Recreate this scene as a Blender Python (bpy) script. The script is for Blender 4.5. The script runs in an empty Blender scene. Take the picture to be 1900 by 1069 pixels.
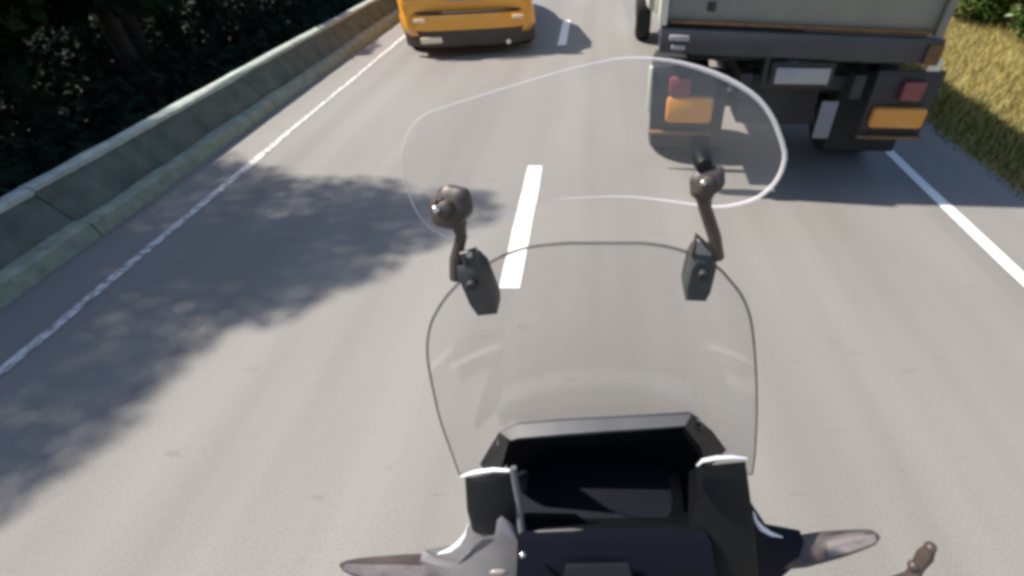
import bpy, bmesh, math, random
from mathutils import Vector, Matrix
import numpy as np

random.seed(7); rng = np.random.default_rng(7)
S = bpy.context.scene
COL = S.collection
R = math.radians

# ------------------------------------------------------------------ camera
H = 1.9                       # lens height above the road
F = 900.0                     # focal length in pixels of the 1900 px photograph
CX, CY = 1110.0, 534.5        # optical axis (the photograph is an off-centre crop)
TH = math.atan2(765.0, F)     # pitch down
c_, s_ = math.cos(TH), math.sin(TH)
cam_d = bpy.data.cameras.new('camera'); cam = bpy.data.objects.new('camera', cam_d); COL.objects.link(cam)
cam.location = (0, 0, H); cam.rotation_euler = (math.pi/2 - TH, 0, 0)
cam_d.sensor_width = 36; cam_d.lens = 36*F/1900
cam_d.shift_x = (950-CX)/1900
cam_d.clip_start = 0.02; cam_d.clip_end = 2000
S.camera = cam
S.render.resolution_x, S.render.resolution_y = 1024, 576

# ------------------------------------------------------------------ light
SUN_EL = R(50)
SHADOW_DIR = Vector((1, -0.13, 0)).normalized()     # where shadows fall on the ground
SUN_TRAVEL = (SHADOW_DIR*math.cos(SUN_EL) + Vector((0, 0, -math.sin(SUN_EL)))).normalized()
w = bpy.data.worlds.new('World'); S.world = w; w.use_nodes = True
nt = w.node_tree; bg = nt.nodes['Background']
sky = nt.nodes.new('ShaderNodeTexSky'); sky.sky_type = 'NISHITA'; sky.sun_disc = False
sky.sun_elevation = SUN_EL
sky.sun_rotation = math.atan2(-SHADOW_DIR.x, -SHADOW_DIR.y)   # azimuth of the sun, clockwise from +Y
nt.links.new(sky.outputs[0], bg.inputs[0]); bg.inputs[1].default_value = 0.105
sd = bpy.data.lights.new('sun', 'SUN'); sd.energy = 5.0; sd.angle = R(0.9); sd.color = (1.0, 0.925, 0.82)
sun = bpy.data.objects.new('sun', sd); COL.objects.link(sun); sun.location = (-20, 5, 25)
sun.rotation_euler = (-SUN_TRAVEL).to_track_quat('Z', 'Y').to_euler()
S.view_settings.view_transform = 'Standard'; S.view_settings.look = 'None'
S.view_settings.exposure = 0.76; S.view_settings.gamma = 1
S.render.engine = 'CYCLES'
S.cycles.max_bounces = 8; S.cycles.transparent_max_bounces = 24
S.cycles.pixel_filter_type = 'BLACKMAN_HARRIS'; S.cycles.filter_width = 3.8   # soft small lens

# ------------------------------------------------------------------ helpers
def ray(px, py):
    """direction per unit depth of the lens axis"""
    u = (px-CX)/F; v = (py-CY)/F
    return u, c_ - v*s_, -(v*c_ + s_)
def PY(px, py, Y):
    u, a, b = ray(px, py); t = Y/a
    return Vector((u*t, Y, H + b*t))
def PZ(px, py, Z=0.0):
    u, a, b = ray(px, py); t = (Z-H)/b
    return Vector((u*t, a*t, Z))
def PS(px, py, surf):
    Y = .5
    for _ in range(30):
        p = PY(px, py, Y); Y = surf(p.x, p.z)
    return PY(px, py, Y)

def tag(o, label=None, cat=None, group=None, kind=None):
    if label: o['label'] = label
    if cat: o['category'] = cat
    if group: o['group'] = group
    if kind: o['kind'] = kind
    return o
def empty(name, loc=(0, 0, 0), rot=(0, 0, 0)):
    o = bpy.data.objects.new(name, None); COL.objects.link(o)
    o.location = loc; o.rotation_euler = rot; o.empty_display_size = .1
    return o

class MB:
    def __init__(s): s.v = []; s.f = []
    def add(s, vs, fs):
        n = len(s.v); s.v += [tuple(v) for v in vs]; s.f += [tuple(i+n for i in f) for f in fs]; return s
    def bm(s, b):
        b.verts.ensure_lookup_table(); b.verts.index_update()
        s.add([v.co for v in b.verts], [[v.index for v in f.verts] for f in b.faces]); b.free(); return s
    def box(s, c, d, bev=0.0, rot=None, seg=2):
        b = bmesh.new(); bmesh.ops.create_cube(b, size=1)
        for v in b.verts: v.co = Vector((v.co.x*d[0], v.co.y*d[1], v.co.z*d[2]))
        if bev: bmesh.ops.bevel(b, geom=b.edges[:], offset=bev, segments=seg, profile=.5, affect='EDGES')
        m = Matrix.Translation(Vector(c)) @ (rot.to_4x4() if rot else Matrix())
        bmesh.ops.transform(b, matrix=m, verts=b.verts); return s.bm(b)
    def cyl(s, a, b_, r, r2=None, n=20, bev=0.0):
        a, b_ = Vector(a), Vector(b_); d = b_-a; r2 = r if r2 is None else r2
        b = bmesh.new(); bmesh.ops.create_cone(b, cap_ends=True, segments=n, radius1=r, radius2=r2, depth=d.length)
        if bev:
            es = [e for e in b.edges if any(len(f.verts) > 4 for f in e.link_faces)]
            bmesh.ops.bevel(b, geom=es, offset=bev, segments=2, profile=.5, affect='EDGES')
        q = d.to_track_quat('Z', 'Y')
        bmesh.ops.transform(b, matrix=Matrix.Translation((a+b_)/2) @ q.to_matrix().to_4x4(), verts=b.verts); return s.bm(b)
    def tube(s, pts, r, n=10, closed=False):
        pts = [Vector(p) for p in pts]; m = len(pts); rs = r if isinstance(r, (list, tuple)) else [r]*m
        vs = []; up = None
        for i, p in enumerate(pts):
            a = pts[(i-1) % m] if (closed or i > 0) else p
            b = pts[(i+1) % m] if (closed or i < m-1) else p
            t = (b-a).normalized()
            if up is None: up = t.orthogonal().normalized()
            up = (up - t*up.dot(t)).normalized(); sd_ = t.cross(up)
            for k in range(n):
                an = 2*math.pi*k/n; vs.append(p + (up*math.cos(an) + sd_*math.sin(an))*rs[i])
        fs = []
        for i in range(m if closed else m-1):
            j = (i+1) % m
            for k in range(n): fs.append((i*n+k, i*n+(k+1) % n, j*n+(k+1) % n, j*n+k))
        if not closed: fs += [tuple(range(n))[::-1], tuple((m-1)*n+k for k in range(n))]
        return s.add(vs, fs)
    def loft(s, rings, cap=True):
        n = len(rings[0]); vs = [v for r in rings for v in r]; fs = []
        for i in range(len(rings)-1):
            for k in range(n): fs.append((i*n+k, i*n+(k+1) % n, (i+1)*n+(k+1) % n, (i+1)*n+k))
        if cap: fs += [tuple(range(n))[::-1], tuple((len(rings)-1)*n+k for k in range(n))]
        return s.add(vs, fs)
    def prism(s, poly, vec):
        """polygon (list of 3D points) extruded by vec"""
        vec = Vector(vec); return s.loft([[Vector(p) for p in poly], [Vector(p)+vec for p in poly]])
    def lathe(s, c, axis, prof, n=28):
        """prof: (along axis, radius)"""
        axis = Vector(axis).normalized(); u = axis.orthogonal().normalized(); v = axis.cross(u); c = Vector(c)
        rings = [[c + axis*t + (u*math.cos(2*math.pi*k/n)+v*math.sin(2*math.pi*k/n))*max(r, 1e-4) for k in range(n)] for t, r in prof]
        return s.loft(rings)
    def ball(s, c, r, sc=(1, 1, 1), sub=2):
        b = bmesh.new(); bmesh.ops.create_icosphere(b, subdivisions=sub, radius=r)
        for v in b.verts: v.co = Vector((v.co.x*sc[0], v.co.y*sc[1], v.co.z*sc[2])) + Vector(c)
        return s.bm(b)
    def build(s, name, m, parent=None, smooth=True, angle=35):
        me = bpy.data.meshes.new(name); me.from_pydata(s.v, [], s.f); me.validate()
        b = bmesh.new(); b.from_mesh(me); bmesh.ops.recalc_face_normals(b, faces=b.faces); b.to_mesh(me); b.free()
        if smooth:
            me.shade_smooth()
            try: me.set_sharp_from_angle(angle=R(angle))
            except Exception: pass
        o = bpy.data.objects.new(name, me); COL.objects.link(o); me.materials.append(m)
        if parent: o.parent = parent
        return o

def rrect(hw, hh, r, n=5):
    """rounded rectangle, 2D"""
    pts = []
    for cx, cy, a0 in ((hw-r, hh-r, 0), (-hw+r, hh-r, 90), (-hw+r, -hh+r, 180), (hw-r, -hh+r, 270)):
        for k in range(n):
            a = R(a0 + 90*k/(n-1)); pts.append((cx+r*math.cos(a), cy+r*math.sin(a)))
    return pts

# ------------------------------------------------------------------ materials
def mat(name, col, rough=.6, metal=0, var=0.0, vscale=6, bump=0.0, bscale=40, col2=None, coat=0, spec=None, stretch=None):
    m = bpy.data.materials.new(name); m.use_nodes = True; n = m.node_tree; b = n.nodes['Principled BSDF']
    b.inputs['Base Color'].default_value = (*col, 1); b.inputs['Roughness'].default_value = rough
    b.inputs['Metallic'].default_value = metal
    if coat: b.inputs['Coat Weight'].default_value = coat; b.inputs['Coat Roughness'].default_value = .08
    if spec is not None: b.inputs['Specular IOR Level'].default_value = spec
    tc = n.nodes.new('ShaderNodeTexCoord'); src = tc.outputs['Object']
    if stretch:
        mp = n.nodes.new('ShaderNodeMapping'); mp.inputs['Scale'].default_value = stretch
        n.links.new(src, mp.inputs[0]); src = mp.outputs[0]
    if var or col2:
        t = n.nodes.new('ShaderNodeTexNoise'); t.inputs['Scale'].default_value = vscale; t.inputs['Detail'].default_value = 6
        t.inputs['Roughness'].default_value = .65
        n.links.new(src, t.inputs['Vector'])
        rp = n.nodes.new('ShaderNodeValToRGB'); rp.color_ramp.elements[0].position = .32; rp.color_ramp.elements[1].position = .68
        a = col if col2 else tuple(x*(1-var) for x in col); bb = col2 if col2 else tuple(min(1, x*(1+var)) for x in col)
        rp.color_ramp.elements[0].color = (*a, 1); rp.color_ramp.elements[1].color = (*bb, 1)
        n.links.new(t.outputs['Fac'], rp.inputs[0]); n.links.new(rp.outputs[0], b.inputs['Base Color'])
    if bump:
        t = n.nodes.new('ShaderNodeTexNoise'); t.inputs['Scale'].default_value = bscale; t.inputs['Detail'].default_value = 5
        n.links.new(src, t.inputs['Vector'])
        bp = n.nodes.new('ShaderNodeBump'); bp.inputs['Strength'].default_value = bump; bp.inputs['Distance'].default_value = .01
        n.links.new(t.outputs['Fac'], bp.inputs['Height']); n.links.new(bp.outputs[0], b.inputs['Normal'])
    return m

def clear(name, haze, gloss_rough=.06, tint=(1, 1, 1), hcol=(.8, .82, .85), gl=1.0):
    m = bpy.data.materials.new(name); m.use_nodes = True; n = m.node_tree; n.nodes.clear()
    out = n.nodes.new('ShaderNodeOutputMaterial')
    tr = n.nodes.new('ShaderNodeBsdfTransparent'); tr.inputs[0].default_value = (*tint, 1)
    gl_ = n.nodes.new('ShaderNodeBsdfGlossy'); gl_.inputs['Roughness'].default_value = gloss_rough
    df = n.nodes.new('ShaderNodeBsdfDiffuse'); df.inputs[0].default_value = (*hcol, 1)
    m1 = n.nodes.new('ShaderNodeMixShader'); m1.inputs[0].default_value = haze
    n.links.new(tr.outputs[0], m1.inputs[1]); n.links.new(df.outputs[0], m1.inputs[2])
    fr = n.nodes.new('ShaderNodeLayerWeight'); fr.inputs[0].default_value = .5
    pw = n.nodes.new('ShaderNodeMath'); pw.operation = 'POWER'; pw.inputs[1].default_value = 5; n.links.new(fr.outputs['Facing'], pw.inputs[0])
    mu = n.nodes.new('ShaderNodeMath'); mu.operation = 'MULTIPLY_ADD'; mu.inputs[1].default_value = .9*gl; mu.inputs[2].default_value = .025*gl
    n.links.new(pw.outputs[0], mu.inputs[0])
    m2 = n.nodes.new('ShaderNodeMixShader'); n.links.new(mu.outputs[0], m2.inputs[0])
    n.links.new(m1.outputs[0], m2.inputs[1]); n.links.new(gl_.outputs[0], m2.inputs[2])
    n.links.new(m2.outputs[0], out.inputs[0]); return m

def road_mat():
    m = mat('asphalt', (.17, .16, .15), .8, var=.0, bump=.35, bscale=160)
    n = m.node_tree; b = n.nodes['Principled BSDF']; tc = n.nodes.new('ShaderNodeTexCoord')
    def noise(scale, st=(1, 1, 1), det=4):
        mp = n.nodes.new('ShaderNodeMapping'); mp.inputs['Scale'].default_value = st
        n.links.new(tc.outputs['Object'], mp.inputs[0])
        t = n.nodes.new('ShaderNodeTexNoise'); t.inputs['Scale'].default_value = scale; t.inputs['Detail'].default_value = det
        n.links.new(mp.outputs[0], t.inputs['Vector']); return t.outputs['Fac']
    def ramp(src, p0, c0, p1, c1):
        r = n.nodes.new('ShaderNodeValToRGB'); e = r.color_ramp.elements
        e[0].position = p0; e[0].color = (*c0, 1); e[1].position = p1; e[1].color = (*c1, 1)
        n.links.new(src, r.inputs[0]); return r.outputs[0]
    def mul(a, b_, fac=1.0):
        x = n.nodes.new('ShaderNodeMix'); x.data_type = 'RGBA'; x.blend_type = 'MULTIPLY'; x.inputs[0].default_value = fac
        n.links.new(a, x.inputs[6]); n.links.new(b_, x.inputs[7]); return x.outputs[2]
    base = ramp(noise(.9, (1, .35, 1)), .35, (.200, .192, .181), .65, (.228, .222, .212))   # worn, sun-bleached
    agg = ramp(noise(130, det=3), .3, (.78, .78, .78), .7, (1.12, 1.1, 1.08))               # aggregate grain
    lane = ramp(noise(1.6, (1.6, .05, 1), 2), .36, (.9, .895, .89), .62, (1.03, 1.03, 1.03))  # wheel-track wear
    spots = ramp(noise(7, (.6, 2.2, 1), 3), .24, (.82, .81, .80), .34, (1, 1, 1))           # dark stains
    n.links.new(mul(mul(mul(base, agg), lane), spots, 1), b.inputs['Base Color'])
    return m

def worn_paint(name, col, thr=.36, soft=.12):
    m = mat(name, col, .6, bump=.2, bscale=120); n = m.node_tree; b = n.nodes['Principled BSDF']
    tc = n.nodes.new('ShaderNodeTexCoord'); t = n.nodes.new('ShaderNodeTexNoise'); t.inputs['Scale'].default_value = 22; t.inputs['Detail'].default_value = 7
    n.links.new(tc.outputs['Object'], t.inputs['Vector'])
    r = n.nodes.new('ShaderNodeValToRGB'); e = r.color_ramp.elements
    e[0].position = thr; e[0].color = (.2, .19, .175, 1); e[1].position = thr+soft; e[1].color = (*col, 1)
    n.links.new(t.outputs['Fac'], r.inputs[0]); n.links.new(r.outputs[0], b.inputs['Base Color']); return m

def leaf_mat(name, c1, c2, trans=.25):
    m = mat(name, c1, .6, col2=c2, vscale=1.7, spec=.04)
    n = m.node_tree; b = n.nodes['Principled BSDF']; out = n.nodes['Material Output']
    tl = n.nodes.new('ShaderNodeBsdfTranslucent'); tl.inputs[0].default_value = (*c2, 1)
    mx = n.nodes.new('ShaderNodeMixShader'); mx.inputs[0].default_value = trans
    n.links.new(b.outputs[0], mx.inputs[1]); n.links.new(tl.outputs[0], mx.inputs[2]); n.links.new(mx.outputs[0], out.inputs[0]); return m

M = dict(
    road=road_mat(),
    soil=mat('dry_soil', (.20, .15, .075), .95, col2=(.30, .23, .11), vscale=3, bump=.6, bscale=30),
    forest=mat('forest_floor', (.018, .024, .014), .95, col2=(.035, .038, .02), vscale=4, bump=.6, bscale=20),
    paint=worn_paint('road_paint', (.8, .79, .76), .25, .1),
    paint_old=worn_paint('old_road_paint', (.62, .61, .60), .36, .22),
    concrete=mat('mossy_shaded_concrete', (.055, .07, .058), .9, col2=(.12, .14, .118), vscale=5, bump=.4, bscale=35),  # greenish moss, with the shade of the road face also in the colour
    ledge=mat('pale_concrete', (.17, .20, .155), .9, col2=(.30, .33, .26), vscale=9, bump=.4, bscale=40),
    lit_top=mat('lit_top_concrete', (.26, .31, .28), .85, col2=(.42, .46, .42), vscale=10, bump=.4, bscale=40),  # paler concrete stands in for light along the barrier top
    leaf_shaded=leaf_mat('shaded_leaf', (.010, .024, .015), (.018, .038, .022), .1),  # leaf colour lowered to carry the deep shade of the wood
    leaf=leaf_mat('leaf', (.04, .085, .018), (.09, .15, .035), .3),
    leaf_pale=leaf_mat('pale_leaf', (.22, .26, .16), (.32, .36, .26), .2),
    straw=leaf_mat('dry_grass', (.27, .235, .085), (.40, .34, .13), .2),
    bark=mat('bark', (.02, .018, .014), .95, col2=(.042, .037, .03), vscale=9, bump=.8, bscale=25, stretch=(1, 1, .25)),
    cream=mat('cream_paint', (.58, .56, .47), .45, var=.12, vscale=3, coat=.2),
    cream_shaded=mat('shaded_cream_paint', (.19, .19, .165), .5, var=.15, vscale=2.5),  # the cream paint again, darkened for the shade on the tail
    chassis=mat('dark_chassis', (.018, .019, .022), .6, var=.25, vscale=8),
    beam=mat('beam_paint', (.035, .037, .045), .5, var=.2, vscale=6),
    rust=mat('rusty_edge', (.10, .055, .02), .8, col2=(.17, .09, .04), vscale=12),
    rubber=mat('rubber', (.018, .018, .018), .85, var=.3, vscale=20),
    steel=mat('wheel_steel', (.35, .35, .36), .45, metal=.6, var=.2),
    red=mat('red_lens', (.17, .04, .05), .3),
    amber=mat('amber_lens', (.55, .24, .04), .3),
    plate=mat('dusty_plate', (.30, .30, .31), .5, var=.08, vscale=18),
    flap=mat('faded_flap', (.17, .175, .195), .7, var=.15, vscale=8),
    glass=mat('dark_glass', (.02, .022, .025), .06),
    orange=mat('orange_paint', (.82, .36, .03), .28, var=.06, vscale=2, coat=.8),
    skirt=mat('bumper_plastic', (.055, .042, .034), .5, var=.2, vscale=6),
    chrome=mat('bright_metal', (.75, .73, .7), .2, metal=1),
    white_lens=mat('pale_lens', (.85, .7, .5), .15, coat=1),
    black=mat('black_plastic', (.006, .0065, .008), .5, spec=.25, var=.3, vscale=15, bump=.05, bscale=300),
    navy=mat('navy_plastic', (.004, .0055, .012), .65, var=.2, vscale=9, spec=.2),
    cavity=mat('matt_black_liner', (.003, .004, .006), .9, spec=.1),
    visor=mat('grey_hood_trim', (.11, .11, .113), .5, var=.12, vscale=14),
    cowl=mat('sunlit_grey_fairing', (.105, .103, .112), .45, var=.06, vscale=5, coat=.5),
    edge_glint=mat('white_edge_glint', (.82, .82, .84), .25, coat=.6),  # white for edges that catch the sky
    knob=mat('dark_bronze_knob', (.06, .045, .038), .45, var=.25, vscale=30),
    bracket=mat('grey_clamp', (.045, .05, .052), .5, var=.2, vscale=25),
    shell=mat('signal_shell', (.09, .07, .062), .4, var=.15, vscale=20),
    siglens=mat('smoked_lens', (.22, .195, .185), .2, var=.25, vscale=30, coat=.6),
    screen=clear('clear_screen', .04, hcol=(.75, .75, .77), tint=(.985, .985, .985)),
    spoiler=clear('clear_deflector', .04, hcol=(.78, .77, .8), tint=(.99, .99, .99), gl=.7),
    rim=clear('polished_edge', .5, gloss_rough=.12, hcol=(.72, .70, .71)),
    edge=clear('smoked_edge', .55, gloss_rough=.2, hcol=(.12, .12, .115), gl=.5),
)

# ------------------------------------------------------------------ ground
def gz(x, y):
    if x < -3.8: return -0.10 - 2.6*(1-math.exp((x+3.8)/7.0))
    if x > 3.3:
        d = x-3.3; return 0.0 + .05*min(d, 1.5) + max(0, d-2.6)*.10*math.exp(-max(0, d-2.6)/40)
    return 0.0
def terrain():
    xs = sorted(set([-600, -300, -150, -80, -50, -35, -25, -20] + [round(-16+.5*i, 2) for i in range(25)] + [-3.8, -3.75, -2, 0, 2, 3.3] + [round(3.6+.3*i, 2) for i in range(16)] + [9, 10, 12, 15, 20, 30, 50, 80, 150, 300, 600]))
    ys = sorted(set([-600, -300, -100, -40, -20, -10, -5] + [round(-3+.6*i, 2) for i in range(35)] + [20, 24, 30, 40, 60, 100, 200, 400, 900]))
    vs = []; 
    for y in ys:
        for x in xs:
            n = 0
            if x < -4: n = random.uniform(-.06, .06)
            elif x > 3.6: n = random.uniform(-.012, .012)
            vs.append((x, y, gz(x, y)+n-.012))
    nx = len(xs)
    fs = [(j*nx+i, j*nx+i+1, (j+1)*nx+i+1, (j+1)*nx+i) for j in range(len(ys)-1) for i in range(nx-1)]
    o = MB().add(vs, fs).build('ground', M['soil'])
    o.data.materials.append(M['forest'])
    for p in o.data.polygons:
        if p.center.x < -3.7: p.material_index = 1
    tag(o, 'earth verges beside the road', 'ground', kind='structure'); return o
terrain()

def sheet(name, x0, x1, y0, y1, z, m, parent=None, nx=1, ny=1, jag=0):
    vs = []; fs = []
    for j in range(ny+1):
        for i in range(nx+1):
            x = x0+(x1-x0)*i/nx; y = y0+(y1-y0)*j/ny
            if jag and i in (0, nx): x += random.uniform(-jag, jag)
            vs.append((x, y, z))
    for j in range(ny):
        for i in range(nx): a = j*(nx+1)+i; fs.append((a, a+1, a+nx+2, a+nx+1))
    return MB().add(vs, fs).build(name, m, parent, smooth=False)
road = sheet('road', -3.74, 3.35, -60, 400, 0.0, M['road'], None, 1, 920, .03)
tag(road, 'sunlit grey asphalt road with worn lane paint', 'road', kind='structure')
tag(sheet('edge_line', -3.035, -2.975, -30, 300, .004, M['paint_old'], road, 1, 600, .008), 'thin worn white edge line beside the barrier')
tag(sheet('edge_line', 2.58, 2.668, -30, 300, .004, M['paint'], road, 1, 600, .006), 'white edge line running under the truck shadow')
for k in range(-2, 12):
    y0 = 2.23 + 5.5*k
    if y0+1.6 < 0: continue
    sheet('lane_dash', -.60, -.475, y0, y0+1.62, .004, M['paint'], road, 1, 8, .004)

# ------------------------------------------------------------------ barrier on the left
bar = empty('concrete_barrier', (-3.55, 0, 0))
tag(bar, 'low mossy concrete roadside barrier with pale stepped footing', 'barrier')
SEG = 2.4
def barrier_seg():
    prof = [(-.185, -.05), (-.185, .325), (-.115, .325), (.005, .13), (.01, .1), (.01, -.05)]   # x from barrier origin, z
    a = MB(); b = MB()
    n = 6; L = SEG-.008
    rings = []
    for i in range(n+1):
        y = L*i/n
        rings.append([Vector((x + random.uniform(-.004, .004), y, z + (random.uniform(-.006, .006) if z > .3 else 0))) for x, z in prof])
    a.loft(rings)
    fp = [(.014, -.05), (.014, .115), (.085, .11), (.105, .095), (.125, -.05)]
    rings = [[Vector((x + random.uniform(-.007, .007), L*i/8, z + random.uniform(-.006, .006))) for x, z in fp] for i in range(9)]
    b.loft(rings)
    cp = [(-.20, .328), (-.20, .362), (-.185, .372), (-.125, .372), (-.105, .36), (-.108, .328)]  # cap strip added to brighten the top edge
    c = MB().loft([[Vector((x + random.uniform(-.005, .005), L*i/10, z + random.uniform(-.004, .004))) for x, z in cp] for i in range(11)])
    return a, b, c
segs = []
for k in range(3):
    a, b, c = barrier_seg(); segs.append((a.build('barrier_block', M['concrete'], bar), b.build('footing_block', M['ledge'], bar), c.build('lit_top_block', M['lit_top'], bar)))
for k in range(20):
    y = -2.0 + k*SEG
    for o in segs[k % 3]:
        if k >= 3: o = o.copy(); COL.objects.link(o); o.parent = bar
        o.location = (random.uniform(-.006, .006), y, random.uniform(-.004, .004))

# ------------------------------------------------------------------ foliage
def leaves(pts, size, up=.35, aspect=.55):
    """a small folded leaf (two triangles) at every point"""
    pts = np.asarray(pts); n = len(pts)
    d = rng.normal(size=(n, 3)); d[:, 2] *= .6; d /= np.linalg.norm(d, axis=1)[:, None]
    nn = rng.normal(size=(n, 3)); nn[:, 2] += up*3
    s = np.cross(d, nn); s /= np.linalg.norm(s, axis=1)[:, None]
    L = size*rng.uniform(.6, 1.3, n)[:, None]
    a = pts - d*L*.5; b = pts + d*L*.5; l = pts + s*L*aspect*.5; r = pts - s*L*aspect*.5
    V = np.stack([a, r, b, l], 1).reshape(-1, 3)
    return V, np.arange(4*n).reshape(n, 4)
def mesh_np(name, V, Fc, m, parent=None):
    me = bpy.data.meshes.new(name); me.from_pydata(V.tolist(), [], Fc.tolist()); me.materials.append(m)
    o = bpy.data.objects.new(name, me); COL.objects.link(o)
    if parent: o.parent = parent
    return o
def blob(center, rad, n, shell=.55):
    d = rng.normal(size=(n, 3)); d /= np.linalg.norm(d, axis=1)[:, None]
    r = (shell + (1-shell)*rng.uniform(0, 1, n)**.5)
    return np.asarray(center) + d*r[:, None]*np.asarray(rad)

def tree(name, base, top, clumps, leafn, leafsize, label, cat, group, m, r0=.16, lm='leaf_shaded'):
    """base: foot; clumps: list of (centre, radius) in world space; limbs run from the trunk to every clump"""
    base = Vector(base); top = Vector(top); t = empty(name, base); tag(t, label, cat, group)
    b = MB()
    path = [base + (top-base)*(i/6) + Vector((random.uniform(-.06, .06), random.uniform(-.06, .06), 0))*(0 if i == 0 else 1) - base for i in range(7)]
    b.tube([path[0]-Vector((0, 0, .3))] + path, [r0*1.35] + [r0*(1-.11*i) for i in range(7)], 10)
    for cc, rr in clumps:
        st = path[random.choice([3, 4, 5, 6])]; e = Vector(cc)-base; mid = (st+e)/2 + Vector((0, 0, .15*rr))
        b.tube([st, mid, e], [r0*.42, r0*.26, r0*.08], 6)
    b.build('trunk', M['bark'], t)
    P = np.concatenate([blob(Vector(cc)-base, (rr, rr, rr*.75), int(leafn*(rr**2)), .35) for cc, rr in clumps])
    V, Fc = leaves(P, leafsize); mesh_np('crown', V, Fc, M[lm], t)
    return t

# roadside tree whose crown throws the broken shade over the left lane
sun_back = -SUN_TRAVEL/ SUN_TRAVEL.z * -1     # moves up by 1 m towards the sun
def over(gx, gy, z): return Vector((gx, gy, 0)) + Vector((-SUN_TRAVEL.x, -SUN_TRAVEL.y, -SUN_TRAVEL.z))*(z/(-SUN_TRAVEL.z))
shade_pts = [(-3.3, 3.1, .75), (-2.9, 2.3, .8), (-2.35, 3.0, .62), (-2.0, 2.55, .5), (-1.55, 3.0, .38), (-1.65, 2.55, .33), (-3.1, 1.35, .75), (-2.75, 1.75, .55),
             (-3.6, .6, .7), (-3.9, 2.2, .8), (-4.2, 1.2, .8), (-1.25, 3.2, .22), (-2.7, .95, .35), (-4.3, 3.0, .8), (-1.95, 2.15, .26), (-.95, 3.32, .13),
             (-3.7, 3.6, .6), (-4.6, .2, .8), (-3.9, -.3, .7), (-4.6, 4.0, .7), (-3.55, 1.7, .6), (-2.45, 2.5, .5), (-3.0, 3.35, .5), (-1.9, 3.25, .4), (-1.3, 2.9, .3), (-2.9, .6, .4), (-2.6, 1.35, .4), (-.95, 3.1, .2)]
clm = [(over(x, y, random.uniform(3.9, 5.0)), r*1.12) for x, y, r in shade_pts]
cen = sum((c for c, _ in clm), Vector())/len(clm)
tree('roadside_tree', (cen.x-.3, cen.y, gz(cen.x-.3, 0)-.05), (cen.x, cen.y, 4.3), clm, 7500, .05,
     'leafy roadside tree behind the barrier shading the left lane', 'tree', None, M['bark'], .17)

# forest on the slope behind the barrier; extra unseen trees added for its shade
names = ['nearest', 'second', 'third']
fi = 0
for x, y, h in [(-7.2, -.8, 4.0), (-7.6, 6.6, 3.6), (-8.2, 9.4, 4.0), (-7.8, 12.4, 3.9), (-10.5, 1.8, 5.6), (-11.2, 5.2, 5.6), (-11.8, 8.2, 6.0), (-11.0, 11.4, 5.8), (-12.0, 15.0, 6.2), (-8.4, 16.2, 4.2), (-15.5, 4.0, 8), (-16.5, 9.0, 8.5), (-17, 14.5, 8.5), (-9.0, 20, 4.5), (-14, 20, 7), (-15.0, -1.5, 7.5), (-7.0, 2.2, 2.9), (-6.6, 4.4, 2.6), (-7.2, 8.0, 3.2), (-9.6, 3.6, 4.6), (-9.6, 7.0, 4.8), (-9.4, 10.8, 4.8), (-9.8, 13.8, 5.0), (-13.5, 6.5, 7.2), (-13.6, 12, 7.4), (-9.0, .6, 4.6)]:
    z0 = gz(x, y)-.05
    # top of crown as high as its shade stays behind the barrier
    cl = []
    for i in range(9):
        a = random.uniform(0, 6.28); rr = random.uniform(0, 1.5)
        cl.append((Vector((x+rr*math.cos(a), y+rr*math.sin(a), h*random.uniform(.34, .86)-.4)), random.uniform(.8, 1.15)))
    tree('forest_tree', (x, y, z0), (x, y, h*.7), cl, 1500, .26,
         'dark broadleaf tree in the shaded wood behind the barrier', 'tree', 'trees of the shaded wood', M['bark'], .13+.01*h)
    fi += 1

# undergrowth: one dark mass
n = 70000
ux = -3.9 - rng.uniform(0, 1, n)**1.3*17; uy = rng.uniform(-2, 22, n)
uz = np.array([gz(a, b) for a, b in zip(ux, uy)]) + rng.uniform(0, 1, n)**1.6*(.28 + .30*np.clip(-ux-4.6, 0, 6)) 
uz = np.minimum(uz, .34 + np.clip((-ux-5.2), 0, 9)*.22)
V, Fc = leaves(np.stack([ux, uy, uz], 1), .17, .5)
tag(mesh_np('undergrowth', V, Fc, M['leaf_shaded']), 'dark green undergrowth in shade behind the barrier', 'undergrowth', kind='stuff')

# dry grass on the right verge
def grass(n, xr, yr, h, m, name, label, cat):
    bx = rng.uniform(*xr, n); by = rng.uniform(*yr, n)
    bz = np.array([gz(a, b) for a, b in zip(bx, by)]) - .015
    a = rng.uniform(0, 2*np.pi, n); hh = h*rng.uniform(.35, 1.2, n)*(.35+.65*np.clip((bx-xr[0])/.5, 0, 1)); wd = .006+.006*rng.uniform(0, 1, n)
    lean = rng.normal(0, .45, (n, 2))*hh[:, None]
    p0 = np.stack([bx-wd*np.cos(a), by-wd*np.sin(a), bz], 1); p1 = np.stack([bx+wd*np.cos(a), by+wd*np.sin(a), bz], 1)
    p2 = np.stack([bx+lean[:, 0], by+lean[:, 1], bz+hh], 1)
    V = np.stack([p0, p1, p2], 1).reshape(-1, 3); Fc = np.arange(3*n).reshape(n, 3)
    tag(mesh_np(name, V, Fc, m), label, cat, kind='stuff')
grass(60000, (3.28, 7.0), (2.0, 16), .16, M['straw'], 'dry_grass', 'dry yellow grass on the right verge', 'grass')
grass(9000, (3.22, 4.1), (2.0, 14), .11, M['leaf'], 'green_grass', 'short green grass along the road edge', 'grass')

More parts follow.
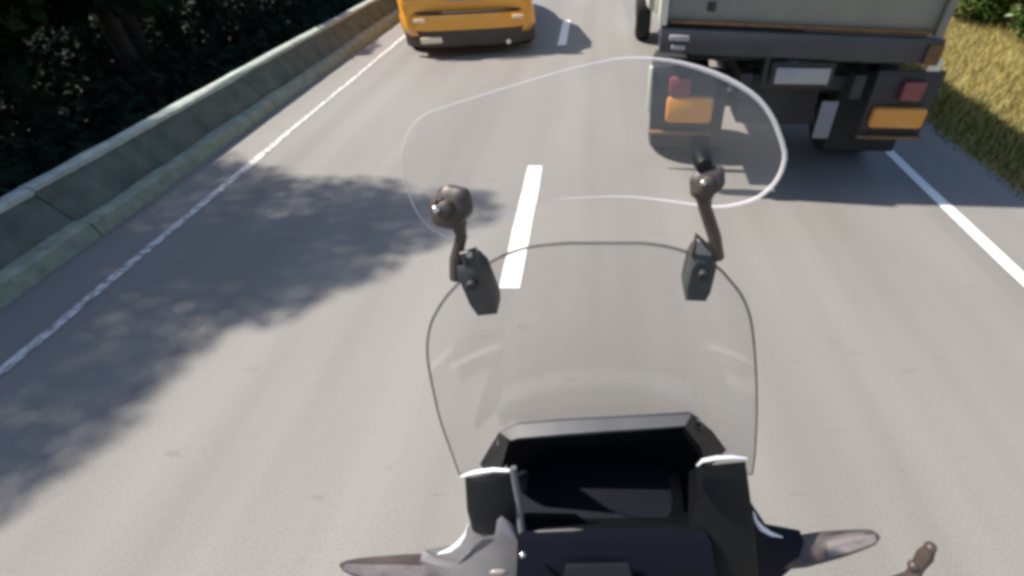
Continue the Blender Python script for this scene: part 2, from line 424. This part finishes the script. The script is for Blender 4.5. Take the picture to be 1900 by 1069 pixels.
for i, (x, y, r, lab) in enumerate([(5.95, 7.1, .8, 'green bush on dry verge, nearest the right edge of the picture'),
                               (5.95, 8.7, .9, 'green bush on dry verge, second along from the right edge'),
                               (6.0, 10.6, .95, 'green bush beyond the truck on the dry verge'),
                               (7.2, 7.9, 1.15, 'taller green bush behind the front bushes on the verge')]):
    t = empty('bush', (x, y, gz(x, y))); tag(t, lab, 'bush', 'bushes on the right verge')
    cl = [(Vector((random.uniform(-.5, .5)*r, random.uniform(-.6, .6)*r, r*random.uniform(.45, 1.15))), r*random.uniform(.4, .6)) for _ in range(7)]
    b = MB()
    for cc, rr in cl: b.tube([(0, 0, -.1), Vector(cc)*.5+Vector((.03, .02, 0)), cc], [.03, .02, .008], 6)
    b.build('stems', M['bark'], t)
    Pn = np.concatenate([blob(cc, (rr, rr, rr*.8), int(2300*rr*rr), .3) for cc, rr in cl])
    V, Fc = leaves(Pn, .11); mesh_np('foliage', V, Fc, M['leaf'], t)
    Pn = np.concatenate([blob(cc, (rr*1.03, rr*1.03, rr*.84), int(90*rr*rr)+6, .9) for cc, rr in cl[:3]])
    V, Fc = leaves(Pn, .12); mesh_np('pale_leaves', V, Fc, M['leaf_pale'], t)

# ------------------------------------------------------------------ truck
def wheel(parent, c, r, wd, name='wheel'):
    o = MB().lathe(c, (1, 0, 0), [(-wd/2, r*.62), (-wd/2, r*.9), (-wd*.4, r*.985), (-wd*.2, r), (wd*.2, r), (wd*.4, r*.985), (wd/2, r*.9), (wd/2, r*.62)], 36).build('wheel', M['rubber'], parent)
    MB().lathe(c, (1, 0, 0), [(-wd*.46, .02), (-wd*.46, r*.25), (-wd*.36, r*.32), (-wd*.36, r*.55), (-wd*.52, r*.63), (wd*.52, r*.63), (wd*.36, r*.55), (wd*.36, r*.32), (wd*.46, r*.25), (wd*.46, .02)], 24).build('rim', M['steel'], o)
    return o
TX, TY, TW = 1.39, 3.42, 2.06
hw = TW/2
truck = empty('cargo_truck', (TX, TY, 0), (0, 0, R(-3)))
tag(truck, 'cream cargo truck seen from behind at the right, with amber tail lamps', 'truck')
def tb(name, m, boxes, parent=truck, bev=.008):
    b = MB()
    for c, d in boxes: b.box(c, d, bev)
    return b.build(name, m, parent)
L = 3.55     # bed length; local +Y is forward, tail at y=0
sl = .035    # the load sags to the right: floor drop over the half width
def sag(o): o.rotation_euler = (0, R(1.6), 0); o.location.z += .0; return o
bed = MB()
bed.box((-.15, L/2+.01, 1.155), (TW-.38, L-.04, .05), .006)
sag(bed.build('bed_floor', M['chassis'], truck))
for sx in (-1, 1):
    bx_ = -(hw-.02) if sx < 0 else hw-.32
    side = tb('side_panel', M['cream'], [((bx_, L/2, 1.65), (.04, L, .98))])
    sag(side)
    for k in range(6): tb('rib', M['cream'], [((bx_+sx*.032, .25+.61*k, 1.65), (.024, .06, .97))], side, .004)
gate = sag(tb('tailgate', M['cream_shaded'], [((-.15, -.005, 1.655), (TW-.39, .04, .97))]))
tb('gate_latch', M['chassis'], [((-.72, -.03, 1.26), (.05, .02, .05))], gate, .004)
tb('gate_edge', M['rust'], [((-.15, -.037, 1.172), (TW-.42, .03, .022))], gate, .004)
sag(tb('front_panel', M['cream'], [((-.15, L-.02, 1.75), (TW-.4, .04, 1.16))]))
for sx in (-1, 1):
    sag(tb('corner_post', M['cream'] if sx < 0 else M['cream_shaded'], [((-(hw-.018) if sx < 0 else hw-.318, -.03, 1.64), (.05, .06, .98))]))
sag(tb('rear_beam', M['beam'], [((-.125, .0, 1.065), (TW-.27, .12, .15)), ((-.08, .1, .975), (TW-.62, .08, .05))], bev=.012))
sag(tb('beam_end', M['rust'], [((hw-.31, -.07, 1.05), (.09, .02, .12))], bev=.004))
sag(tb('hinge', M['plate'], [((-hw+.13, -.072, 1.085), (.13, .02, .035))]))
sag(tb('hinge', M['plate'], [((-hw+.13, -.072, 1.03), (.09, .02, .03))]))
tb('chassis_rail', M['chassis'], [((-.38, 2.6, .80), (.08, 5.2, .16)), ((.38, 2.6, .80), (.08, 5.2, .16)), ((0, .12, .80), (.72, .06, .1))])
pl = tb('number_plate', M['plate'], [((-.02, -.02, .875), (.36, .012, .105))])
tb('plate_bracket', M['chassis'], [((-.02, 0, .88), (.42, .02, .16)), ((-.26, .02, .9), (.04, .03, .22))])
tb('mudflap', M['flap'], [((.235, .02, .565), (.115, .015, .27))])
tb('mudflap', M['rubber'], [((-.70, .36, .50), (.56, .02, .62))])  # wide flap added to keep light from under the bed
tb('mudflap', M['rubber'], [((.70, .36, .50), (.56, .02, .62))])  # same added light-blocking flap on the right
tb('shade_box', M['chassis'], [((-.05, .42, .60), (.58, .3, .34))], bev=.02)  # box added as a light blocker below the bed
MB().lathe((0, 1.75, .62), (0, 0, 1), [(-.1, .25), (-.1, .36), (-.05, .4), (.05, .4), (.1, .36), (.1, .25)], 32).build('shade_wheel', M['rubber'], truck)  # spare tyre added under the bed to darken the ground there
tb('splash_guard', M['chassis'], [((0, .55, .93), (1.9, .8, .02))])
axle = MB().cyl((-.8, .85, .42), (.8, .85, .42), .06).ball((0, .85, .42), .16).build('rear_axle', M['chassis'], truck)
for sx in (-1, 1):
    wheel(truck, (sx*(hw-.16), .85, .40), .40, .2)
    wheel(truck, (sx*(hw-.40), .85, .40), .40, .2)
    wheel(truck, (sx*(hw-.06), L+1.15, .40), .40, .22)
    # lamp panel hung under the beam
    px = sx*(hw-.235) if sx < 0 else sx*(hw-.32)
    lp = tb('lamp_panel', M['chassis'], [((px, .03, .68), (.44, .03, .46))])
    tb('panel_edge', M['cream'], [((px + (-.235 if sx < 0 else .235), .02, .76), (.022, .06, .30))] if sx < 0 else [((px+.12, .02, .945), (.09, .03, .07))], lp, .004)
    tb('brake_lamp', M['red'], [((px+sx*.03, -.01, .79), (.15, .06, .13))], lp, .02)
    tb('indicator_lamp', M['amber'], [((px+(.05 if sx < 0 else 0), -.012, .605+(.03 if sx < 0 else 0)), (.33 if sx < 0 else .37, .07, .19 if sx < 0 else .145))], lp, .03)
    tb('panel_frame', M['rust'], [((px, .0, .46), (.45, .05, .022))], lp, .004)
tb('fuel_tank', M['steel'], [((.75, 2.3, .72), (.42, .8, .4))], bev=.06)
# cab
rings = []
for y, z0, z1, wd in [(L+.12, .55, 2.08, .93), (L+.5, .5, 2.14, .95), (L+1.3, .48, 2.10, .95), (L+1.62, .46, 1.75, .94), (L+1.85, .44, 1.25, .93), (L+1.9, .44, .9, .9)]:
    rings.append([Vector((x, y, (z0+z1)/2+z)) for x, z in rrect(wd, (z1-z0)/2, .09)])
cab = MB().loft(rings).build('cab', M['cream'], truck)
for sx in (-1, 1):
    MB().prism([(sx*.945, L+.55, 1.4), (sx*.945, L+1.45, 1.4), (sx*.945, L+1.3, 1.95), (sx*.945, L+.55, 1.95)], (sx*.012, 0, 0)).build('side_window', M['glass'], cab)
    MB().tube([(sx*.95, L+1.55, 1.5), (sx*1.12, L+1.62, 1.55)], .012).box((sx*1.16, L+1.62, 1.48), (.12, .04, .3), .015).build('wing_mirror', M['black'], cab)
MB().box((0, L+1.80, 1.55), (1.6, .03, .55), .01, Matrix.Rotation(R(25), 3, 'X')).build('windscreen', M['glass'], cab)
tb('front_bumper', M['chassis'], [((0, L+1.95, .55), (1.9, .14, .22))], bev=.03)
tb('headlamp', M['white_lens'], [((-.7, L+1.92, .85), (.3, .06, .18))], bev=.02)
tb('headlamp', M['white_lens'], [((.7, L+1.92, .85), (.3, .06, .18))], bev=.02)

# ------------------------------------------------------------------ orange car
car = empty('orange_hatchback', (-1.71, 7.22, 0), (0, 0, R(13))); car.scale = (1.06, 1, 1)
tag(car, 'orange hatchback car driving ahead, cut off by the top of the picture', 'car')
# y, half width, z bottom, z top  (rear at y=0)
st = [(0.02, .70, .30, .60), (.0, .76, .27, .66), (.05, .80, .24, .84), (.16, .825, .2, .92), (.5, .835, .18, .95), (1.2, .84, .17, .93), (2.2, .84, .17, .92), (2.7, .835, .17, .9), (3.2, .81, .19, .82), (3.5, .76, .24, .72), (3.58, .66, .3, .6)]
rings = []
for y, wd, z0, z1 in st:
    rr = min(.16, (z1-z0)*.45); rings.append([Vector((x, y, (z0+z1)/2+z)) for x, z in rrect(wd, (z1-z0)/2, rr, 7)])
body = MB().loft(rings).build('body', M['orange'], car, angle=50)
gh = [(.10, .70, .88, .90), (.16, .70, .86, .96), (.42, .66, .86, 1.36), (.7, .65, .86, 1.42), (1.5, .65, .86, 1.43), (1.9, .65, .86, 1.38), (2.55, .70, .86, .95), (2.62, .7, .85, .9)]
rings = [[Vector((x*(1 if z < 0 else .93), y, (z0+z1)/2+z)) for x, z in rrect(wd, (z1-z0)/2, min(.1, (z1-z0)*.45), 6)] for y, wd, z0, z1 in gh]
MB().loft(rings).build('roof', M['orange'], car, angle=50)
MB().prism([(-.56, .20, 1.02), (.56, .20, 1.02), (.5, .385, 1.31), (-.5, .385, 1.31)], (0, -.02, .012)).build('rear_window', M['glass'], car)
for sx in (-1, 1):
    MB().prism([(sx*.69, .55, .97), (sx*.69, 2.2, .97), (sx*.64, 1.8, 1.32), (sx*.64, .65, 1.32)], (sx*.02, 0, 0)).build('side_window', M['glass'], car)
MB().prism([(-.6, 2.52, 1.0), (.6, 2.52, 1.0), (.56, 1.98, 1.35), (-.56, 1.98, 1.35)], (0, .012, .02)).build('windscreen', M['glass'], car)
# rear bumper with dark skirt
def arc_band(z0, z1, off, hw_, n=13, depth=.05):
    """a band that wraps round the rear of the car"""
    pts = []
    for i in range(n):
        t = -1+2*i/(n-1); x = hw_*t; y = -off + .20*abs(t)**5
        pts.append((x, y))
    b = MB(); rings = [[Vector((x, y, z0)), Vector((x*1.0, y-.015, (z0+z1)/2)), Vector((x, y, z1)), Vector((x*.97, y+depth, z1)), Vector((x*.97, y+depth, z0))] for x, y in pts]
    return b.loft(rings)
arc_band(.34, .52, .07, .84).build('rear_bumper', M['orange'], car)
arc_band(.14, .335, .055, .82).build('bumper_skirt', M['skirt'], car)
arc_band(.525, .555, .045, .80).build('bumper_step', M['skirt'], car)
for sx in (-1, 1):
    lm_ = MB().box((sx*.66, .03, .80), (.2, .08, .2), .03).build('tail_lamp', M['red'], car)
    MB().box((sx*.6, -.085, .47), (.14, .03, .045), .012).build('reflector', M['white_lens'], car)
    wheel(car, (sx*.74, .62, .29), .29, .18); wheel(car, (sx*.74, 2.95, .29), .29, .18)
MB().box((-.50, -.082, .235), (.26, .03, .075), .012).build('fog_lamp', M['white_lens'], car)
MB().box((0, -.062, .74), (.5, .02, .12), .006).build('number_plate', M['plate'], car)
MB().cyl((.45, -.08, .17), (.45, .2, .18), .03).build('exhaust_pipe', M['chrome'], car)

# ------------------------------------------------------------------ motorcycle
bike = empty('motorcycle', (0, .1, 0))
tag(bike, 'motorcycle front below the camera with clear windscreen and dark cockpit', 'motorcycle')
def B(mb, name, m, parent=bike, **k):
    """build from world coordinates under the bike"""
    off = Vector(bike.location); mb.v = [tuple(Vector(v)-off) for v in mb.v]
    return mb.build(name, m, parent, **k)
def interp(tab, x):
    for (x0, a0, b0), (x1, a1, b1) in zip(tab, tab[1:]):
        if x0 <= x <= x1:
            t = (x-x0)/(x1-x0); return a0+(a1-a0)*t, b0+(b1-b0)*t
def smooth_tab(tab, k):
    n = len(tab); out = []
    A = np.array(tab, float); x = np.linspace(0, n-1, k)
    # Catmull-Rom through the table rows
    for t in x:
        i = min(int(t), n-2); u = t-i
        p = [A[max(i-1, 0)], A[i], A[i+1], A[min(i+2, n-1)]]
        out.append(.5*((2*p[1]) + (-p[0]+p[2])*u + (2*p[0]-5*p[1]+4*p[2]-p[3])*u*u + (-p[0]+3*p[1]-3*p[2]+p[3])*u**3))
    return np.array(out)
def shell_sheet(grid, th):
    """grid[i][j] of points -> closed thin sheet"""
    nr, nc = len(grid), len(grid[0]); top = [p for r in grid for p in r]; bot = [p + Vector((0, th, 0)) for p in top]
    n = len(top); fs = []
    for i in range(nr-1):
        for j in range(nc-1):
            a = i*nc+j; q = (a, a+1, a+nc+1, a+nc); fs.append(q); fs.append(tuple(x+n for x in q[::-1]))
    loop = [j for j in range(nc)] + [i*nc+nc-1 for i in range(1, nr)] + [(nr-1)*nc+j for j in range(nc-2, -1, -1)] + [i*nc for i in range(nr-2, 0, -1)]
    for a, b in zip(loop, loop[1:]+loop[:1]): fs.append((a, b, b+n, a+n))
    return MB().add(top+bot, fs), [top[i] for i in loop]

# -- main screen
def s_main(X, Z): return .60 - (Z-1.04)*.28 - .6*X*X
tab = [(451, 1055, 1190), (458, 985, 1240), (474, 935, 1290), (497, 893, 1332), (520, 858, 1354), (545, 833, 1374), (575, 812, 1388), (610, 797, 1396), (660, 793, 1401), (720, 803, 1404), (780, 817, 1404), (840, 838, 1401), (880, 852, 1396)]
sm = smooth_tab(tab, 40)
grid = [[PS(l+(r-l)*j/24, y, s_main) for j in range(25)] for y, l, r in sm]
mb, loop = shell_sheet(grid, .004)
screen = B(mb, 'windscreen', M['screen'], angle=60)
B(MB().tube(loop, .0019, 8, True), 'screen_edge', M['edge'], screen)

# -- clip-on deflector
def s_def(X, Z): return .485 + (Z-1.63)*.22 - .75*X*X
tab = [(746, 286, 300), (750, 266, 330), (760, 243, 362), (775, 223, 396), (800, 208, 424), (835, 196, 442), (872, 184, 440), (940, 163, 400), (1030, 136, 372), (1110, 116, 366), (1170, 108, 366), (1250, 114, 375), (1330, 138, 385), (1395, 174, 372), (1430, 214, 348), (1448, 255, 322), (1456, 284, 296)]
sm = smooth_tab(tab, 48)
grid = [[PS(x, t+(b-t)*j/14, s_def) for j in range(15)] for x, t, b in sm]
mb, loop = shell_sheet(grid, .004)
defl = B(mb, 'wind_deflector', M['spoiler'], angle=60)
B(MB().tube(loop, [.0007 + .0018*min(1, max(0, (p.x-.0)/.12)) for p in loop], 8, True), 'deflector_rim', M['rim'], defl)

# -- clamps, arms and knobs that carry the deflector
def clampset(jaw, jaww, arm, armr, knob, kr, ring, tipknob):
    a, b = jaw; Yj = .43
    pa, pb = PY(*a, Yj), PY(*b, Yj); d = (pb-pa).normalized(); sdv = Vector((0, -1, 0)).cross(d).normalized()
    jm = MB()
    hwj = jaww
    prof = [(0, -hwj*.75), (0, hwj*.55), (.18, hwj), (.8, hwj*1.05), (1, hwj*.85), (1.0, -hwj*.75), (.75, -hwj*1.02), (.2, -hwj)]
    Ln = (pb-pa).length
    poly = [pa + d*(t*Ln) + sdv*s for t, s in prof]
    jm.loft([[p + Vector((0, -.010, 0)) + ((pa+pb)/2-p)*.15 for p in poly], [p + Vector((0, -.006, 0)) for p in poly], [p + Vector((0, .022, 0)) for p in poly], [p + Vector((0, .026, 0)) + ((pa+pb)/2-p)*.15 for p in poly]])
    o = B(jm, 'clamp_jaw', M['bracket'])
    mid = pa*.7+pb*.3
    B(MB().cyl(mid+Vector((0, -.018, 0)), mid+Vector((0, .0, 0)), .006, n=12, bev=.001), 'clamp_screw', M['chassis'], o)
    pts = [PY(x, y, Yy) for x, y, Yy in arm]
    am = MB().tube(pts, armr, 10)
    am.ball(pts[-1], armr[-1]*1.15)
    B(am, 'support_arm', M['knob'])
    kx, ky, kY = knob; kc = PY(kx, ky, kY)
    ax = Vector((-.25, -1, .35)).normalized()
    uu = ax.orthogonal().normalized(); vv = ax.cross(uu); rings = []
    for t, r in [(0, .5), (.1, .8), (.3, 1), (.75, .97), (.95, .72), (1.0, .45), (1.3, .40), (1.42, .2)]:
        rings.append([kc + ax*((t-.55)*kr) + (uu*math.cos(a)*1.18 + vv*math.sin(a)*.92)*kr*r*(1+(.045 if r > .6 else 0)*math.cos(6*a)) for a in [2*math.pi*k/48 for k in range(48)]])
    km = MB().loft(rings)
    ko = B(km, 'swivel_knob', M['knob'])
    B(MB().ball(kc + ax*kr*.85 + Vector((-kr*.22, 0, kr*.1)), kr*.2), 'knob_screw', M['chrome'], ko)
    k2 = PY(*tipknob); B(MB().cyl(k2 + Vector((0, .012, 0)), k2 + Vector((0, -.012, 0)), .011, .008, 14, .002), 'pivot_nut', M['black'], ko)
    rp = [PY(x, y, .425) for x, y in ring]
    B(MB().tube(rp, .0032, 8), 'clamp_lever', M['knob'], o)
clampset(((868, 486), (905, 578)), .0150, [(848, 516, .43), (846, 480, .432), (856, 440, .435), (850, 415, .437)], [.0085, .0068, .006, .008], (836, 385, .435), .0215, [(868, 500), (858, 470), (880, 462), (884, 500)], (826, 372, .44))
clampset(((1308, 470), (1288, 552)), .0150, [(1330, 478, .43), (1326, 440, .432), (1308, 385, .435), (1306, 360, .437)], [.0085, .0072, .007, .009], (1312, 338, .435), .0165, [(1304, 480), (1285, 474), (1292, 436), (1318, 462)], (1304, 300, .445))

# -- cockpit: hood, liner, pillars, fairing
hood = MB()
def strip(pix_top, pix_bot, Yt, Yb, th):
    a = [PY(x, y, Yt) for x, y in pix_top]; b = [PY(x, y, Yb) for x, y in pix_bot]
    return MB().loft([[p, q, q+Vector((0, th*.3, -th)), p+Vector((0, th*.3, -th))] for p, q in zip(a, b)])
B(strip([(926, 800), (960, 786), (1040, 779), (1120, 775), (1200, 771), (1282, 766), (1296, 774)], [(922, 826), (960, 813), (1040, 806), (1120, 800), (1200, 795), (1282, 789), (1304, 797)], .545, .515, .02), 'hood_trim', M['visor'])
B(MB().tube([PY(x, y, .545) for x, y in [(935, 797), (962, 785), (1040, 778), (1120, 774), (1200, 770), (1280, 765)]], .0014, 8), 'hood_edge', M['cowl'])
B(strip([(926, 802), (905, 836), (890, 862)], [(945, 815), (935, 850), (925, 885)], .54, .47, .03), 'hood_side', M['black'])
B(strip([(1284, 768), (1322, 800), (1348, 835)], [(1270, 792), (1300, 830), (1312, 870)], .54, .47, .03), 'hood_side', M['black'])
# dark liner behind the hood: a hollow that falls from the hood to the instrument lip
def surf_patch(rows):
    """rows of (list of (px, py), Y)"""
    g = [[PY(x, y, Y) for x, y in r] for r, Y in rows]
    return shell_sheet(g, .01)[0]
def row(x0, x1, y0, y1, n=9): return [(x0+(x1-x0)*i/(n-1), y0+(y1-y0)*i/(n-1)) for i in range(n)]
lin = surf_patch([(row(924, 1300, 822, 792), .517), (row(935, 1315, 850, 832), .56), (row(950, 1320, 900, 890), .55), (row(958, 1320, 960, 955), .47), (row(962, 1320, 990, 990), .375)])
B(lin, 'cockpit_liner', M['cavity'])
# instrument housing
ins = MB(); rings = []
for y, Y, x0, x1, rr in [(984, .372, 966, 1300, 0), (992, .358, 962, 1310, 0), (1010, .348, 960, 1320, 0), (1075, .318, 958, 1330, 0), (1160, .27, 950, 1330, 0)]:
    r_ = row(x0, x1, y + 2, y - 2, 13)
    rings.append([PY(px, py - 4*math.sin(math.pi*i/12), Y) for i, (px, py) in enumerate(r_)] + [PY(px, py + 10, Y + .06) for px, py in r_[::-1]])
inst = B(ins.loft(rings), 'instrument_housing', M['navy'])
B(MB().tube([PY(x, y, .368) for x, y in [(966, 993), (1000, 987), (1060, 984), (1112, 987), (1130, 996)]], [.0012, .0028, .0032, .0026, .001], 8), 'lip_highlight', M['visor'], inst)  # grey tube paints a highlight on the left part of the lip
def quad3(pts, th): return MB().prism(pts, th)
B(quad3([PY(x, y, Y) for x, y, Y in [(1050, 1046, .326), (1165, 1044, .326), (1185, 1110, .29), (1035, 1112, .29)]], (0, -.004, .004)), 'display', M['glass'], inst)
# left slim rail with a bright screw
B(MB().tube([PY(x, y, Y) for x, y, Y in [(952, 868, .43), (960, 915, .41), (966, 970, .385), (974, 1005, .36), (972, 1080, .32)]], [.006, .0065, .007, .008, .008], 10), 'side_rail', M['visor'])
B(MB().ball(PY(970, 1029, .33), .006), 'rail_screw', M['chrome'])

def pillar(tl, tr, bl, br, Yt, Yb, m, name, depth=.07):
    a = [PY(*tl, Yt), PY(*tr, Yt)]; b = [PY(*bl, Yb), PY(*br, Yb)]; d = Vector((0, depth*.42, -depth))
    mid = [(a[0]+b[0])/2 + Vector((0, -.012, .004)), (a[1]+b[1])/2 + Vector((0, -.012, .004))]
    def ring(p, q):
        m_ = (p+q)/2 + Vector((0, -.012, 0)); e = q-p
        return [p + e*.03, p + e*.15 + Vector((0, -.007, 0)), m_, q - e*.15 + Vector((0, -.007, 0)), q - e*.03, q + d, p + d]
    return MB().loft([ring(*a), ring(*mid), ring(*b)])
lp = B(pillar((860, 886), (953, 876), (874, 985), (966, 975), .43, .385, None, ''), 'fairing_pillar', M['black'])
tag(lp, 'left cockpit pillar')
B(MB().tube([PY(x, y, .437) for x, y in [(856, 884), (880, 877), (915, 872), (944, 874), (952, 882)]], [.002, .0036, .004, .0036, .002], 10), 'pillar_glint', M['edge_glint'], lp)  # white tube paints the lit top edge of the pillar
rp_ = B(pillar((1292, 866), (1386, 856), (1282, 1075), (1412, 1075), .43, .33, None, ''), 'fairing_pillar', M['black'])
B(MB().tube([PY(x, y, .437) for x, y in [(1294, 864), (1304, 855), (1330, 850), (1360, 849), (1386, 851)]], [.002, .0036, .004, .0036, .002], 10), 'pillar_glint', M['edge_glint'], rp_)
# left inner fairing, painted grey for the sunlight on it
fl = MB(); fr_ = [[(872, 978, .40), (905, 972, .385), (930, 962, .38), (958, 985, .375)], [(862, 1008, .40), (895, 1003, .375), (935, 1000, .365), (962, 1010, .36)], [(838, 1030, .40), (880, 1030, .365), (935, 1030, .35), (962, 1035, .345)], [(780, 1040, .395), (860, 1062, .35), (930, 1068, .33), (960, 1072, .33)], [(790, 1100, .36), (850, 1110, .33), (920, 1120, .30), (955, 1125, .30)]]
g = [[PY(x, y, Y) for x, y, Y in r] for r in fr_]
fairL = B(shell_sheet(g, .02)[0], 'inner_fairing', M['cowl'], angle=70)
B(MB().ball(PY(925, 1062, .325), .011, (1.6, .5, .7)), 'fairing_badge', M['siglens'], fairL)
def crescent(pts, rad, Y, m='edge_glint'): return MB().tube([PY(x, y, Y) for x, y in pts], rad, 10)
B(crescent([(868, 974), (866, 990), (856, 1006), (838, 1020), (812, 1028)], [.001, .004, .006, .005, .001], .375), 'fairing_glint', M['edge_glint'], fairL)  # white crescent paints the sky's gloss on the fairing edge
# right inner fairing
fr_ = [[(1330, 950, .40), (1370, 945, .40), (1400, 955, .405)], [(1330, 985, .385), (1380, 985, .385), (1425, 992, .395)], [(1330, 1020, .37), (1400, 1020, .375), (1490, 1004, .39)], [(1330, 1075, .34), (1400, 1072, .345), (1480, 1046, .365)], [(1330, 1120, .32), (1390, 1110, .33), (1440, 1080, .345)]]
g = [[PY(x, y, Y) for x, y, Y in r] for r in fr_]
fairR = B(shell_sheet(g, .02)[0], 'inner_fairing', M['navy'], angle=70)
B(crescent([(1398, 950), (1402, 966), (1412, 980), (1430, 991), (1452, 997)], [.001, .0035, .005, .004, .001], .38), 'fairing_glint', M['edge_glint'], fairR)

# -- turn signals on tapered stalks
NUP = Vector((0, .94, .34)).normalized(); NTO = Vector((0, -.34, .94)).normalized()
def signal(axis, Ys, hs, lens):
    """a flat tapered blade: axis pixels from root to tip, hs: half heights in pixels"""
    rings = []; rr = []
    for i, ((x, y), Y, h) in enumerate(zip(axis, Ys, hs)):
        p = PY(x, y, Y); hh = h*(p.y*c_ + (H-p.z)*s_)/F
        an = [2*math.pi*k/16 for k in range(16)]
        rings.append([p + NUP*(math.cos(a)*hh) + NTO*(math.sin(a)*hh*.38) for a in an])
        if lens[0] <= i < lens[1]:
            cc = p + NTO*hh*.22 - NUP*hh*.12
            rr.append([cc + NUP*(math.cos(a)*hh*.62) + NTO*(math.sin(a)*hh*.22) for a in an])
    o = B(MB().loft(rings), 'turn_signal', M['shell'], angle=60)
    B(MB().loft(rr), 'lens', M['siglens'], o)
    return o
signal([(850, 1072), (800, 1064), (750, 1060), (700, 1057), (660, 1053), (640, 1050), (630, 1048)], [.385, .382, .378, .375, .373, .372, .372], [38, 33, 28, 22, 15, 9, 2], (1, 6))
signal([(1440, 1026), (1490, 1022), (1530, 1014), (1570, 1007), (1600, 1001), (1622, 997), (1632, 996)], [.385, .385, .385, .385, .385, .385, .385], [28, 27, 25, 21, 17, 12, 3], (2, 6))

# -- steering and the parts below the frame
hb = [(-.44, .12, .99), (-.36, .17, 1.0), (-.2, .24, 1.0), (0, .26, .97), (.2, .24, 1.0), (.36, .18, 1.01), (.46, .14, 1.0)]
B(MB().tube(hb, .012, 12), 'handlebar', M['black'])
for e0, e1 in (((-.47, .105, .985), (-.36, .17, 1.0)), ((.36, .18, 1.01), (.49, .13, .995))):
    B(MB().cyl(e0, e1, .019, n=18, bev=.003), 'grip', M['rubber'])
tipp = [PY(1690, 1075, .30), PY(1703, 1052, .31), PY(1716, 1032, .318), PY(1726, 1016, .324)]
lv = MB().tube([(.30, .235, 1.0), (.38, .265, 1.0)] + tipp, [.008, .009, .013, .010, .013, .008], 10)
lv.ball(tipp[1] + Vector((-.010, .0, .006)), .009).ball(tipp[3], .0095)
B(lv, 'brake_lever', M['knob'])
fw = lambda c, r, wd: None
def moto_wheel(c, r, wd):
    o = B(MB().lathe(c, (1, 0, 0), [(-wd*.42, r*.72), (-wd*.5, r*.84), (-wd*.38, r*.95), (0, r), (wd*.38, r*.95), (wd*.5, r*.84), (wd*.42, r*.72)], 40), 'wheel', M['rubber'])
    b = MB().lathe(c, (1, 0, 0), [(-wd*.4, r*.66), (-wd*.42, r*.735), (wd*.42, r*.735), (wd*.4, r*.66)], 40).lathe(c, (1, 0, 0), [(-.05, .02), (-.05, .04), (.05, .04), (.05, .02)], 16)
    for k in range(5):
        a = 2*math.pi*k/5; e = Vector(c) + Vector((0, math.cos(a), math.sin(a)))*r*.7; b.tube([c, e], [.02, .014], 8)
    ro = b.build('rim', M['steel'], o); ro.location = -Vector(bike.location)
    return o
moto_wheel((0, .60, .285), .285, .11)
moto_wheel((0, -.72, .285), .285, .14)
fk = MB()
for sx in (-1, 1): fk.cyl((sx*.085, .60, .285), (sx*.085, .36, .95), .022, n=14)
fk.box((0, .38, .93), (.22, .07, .04), .01); B(fk, 'fork', M['steel'])
fd = MB(); rings = []
for k in range(9):
    a = R(20+14*k); y = .60+.315*math.cos(a); z = .285+.315*math.sin(a)
    rings.append([Vector((-.065, y, z-.02)), Vector((-.05, y, z+.004)), Vector((0, y, z+.012)), Vector((.05, y, z+.004)), Vector((.065, y, z-.02)), Vector((0, y, z-.004))])
B(fd.loft(rings), 'front_fender', M['navy'])
rings = []
for z, y0, y1, wd in [(.93, .42, .56, .15), (.89, .38, .60, .18), (.80, .36, .60, .17), (.70, .36, .56, .12), (.62, .40, .52, .07)]:
    rings.append([Vector((x, (y0+y1)/2+y, z)) for x, y in rrect(wd, (y1-y0)/2, .05)])
B(MB().loft(rings), 'front_cowl', M['navy'])
B(MB().box((0, .60, .86), (.2, .04, .13), .02), 'headlamp', M['glass'])
rings = []
for y, z0, z1, wd in [(.22, .70, .90, .09), (.12, .62, .97, .15), (-.05, .62, .97, .16), (-.22, .66, .88, .12), (-.30, .68, .82, .09)]:
    rings.append([Vector((x, y, (z0+z1)/2+z)) for x, z in rrect(wd, (z1-z0)/2, .06)])
B(MB().loft(rings), 'fuel_tank', M['navy'])
rings = []
for y, z0, z1, wd in [(-.27, .70, .80, .09), (-.45, .70, .80, .14), (-.7, .74, .84, .15), (-1.0, .80, .90, .11), (-1.05, .82, .88, .08)]:
    rings.append([Vector((x, y, (z0+z1)/2+z)) for x, z in rrect(wd, (z1-z0)/2, .04)])
B(MB().loft(rings), 'seat', M['black'])
en = MB().box((0, -.02, .42), (.32, .42, .38), .05).cyl((0, .12, .45), (0, .2, .68), .08).tube([(.1, .2, .5), (.13, .26, .3), (.14, 0, .2), (.15, -.5, .25), (.16, -.85, .36)], [.025, .025, .025, .04, .045], 12)
en.tube([(0, .3, .92), (0, .1, .66), (0, -.3, .6), (0, -.72, .285)], .035, 10)
B(en, 'engine', M['chassis'])
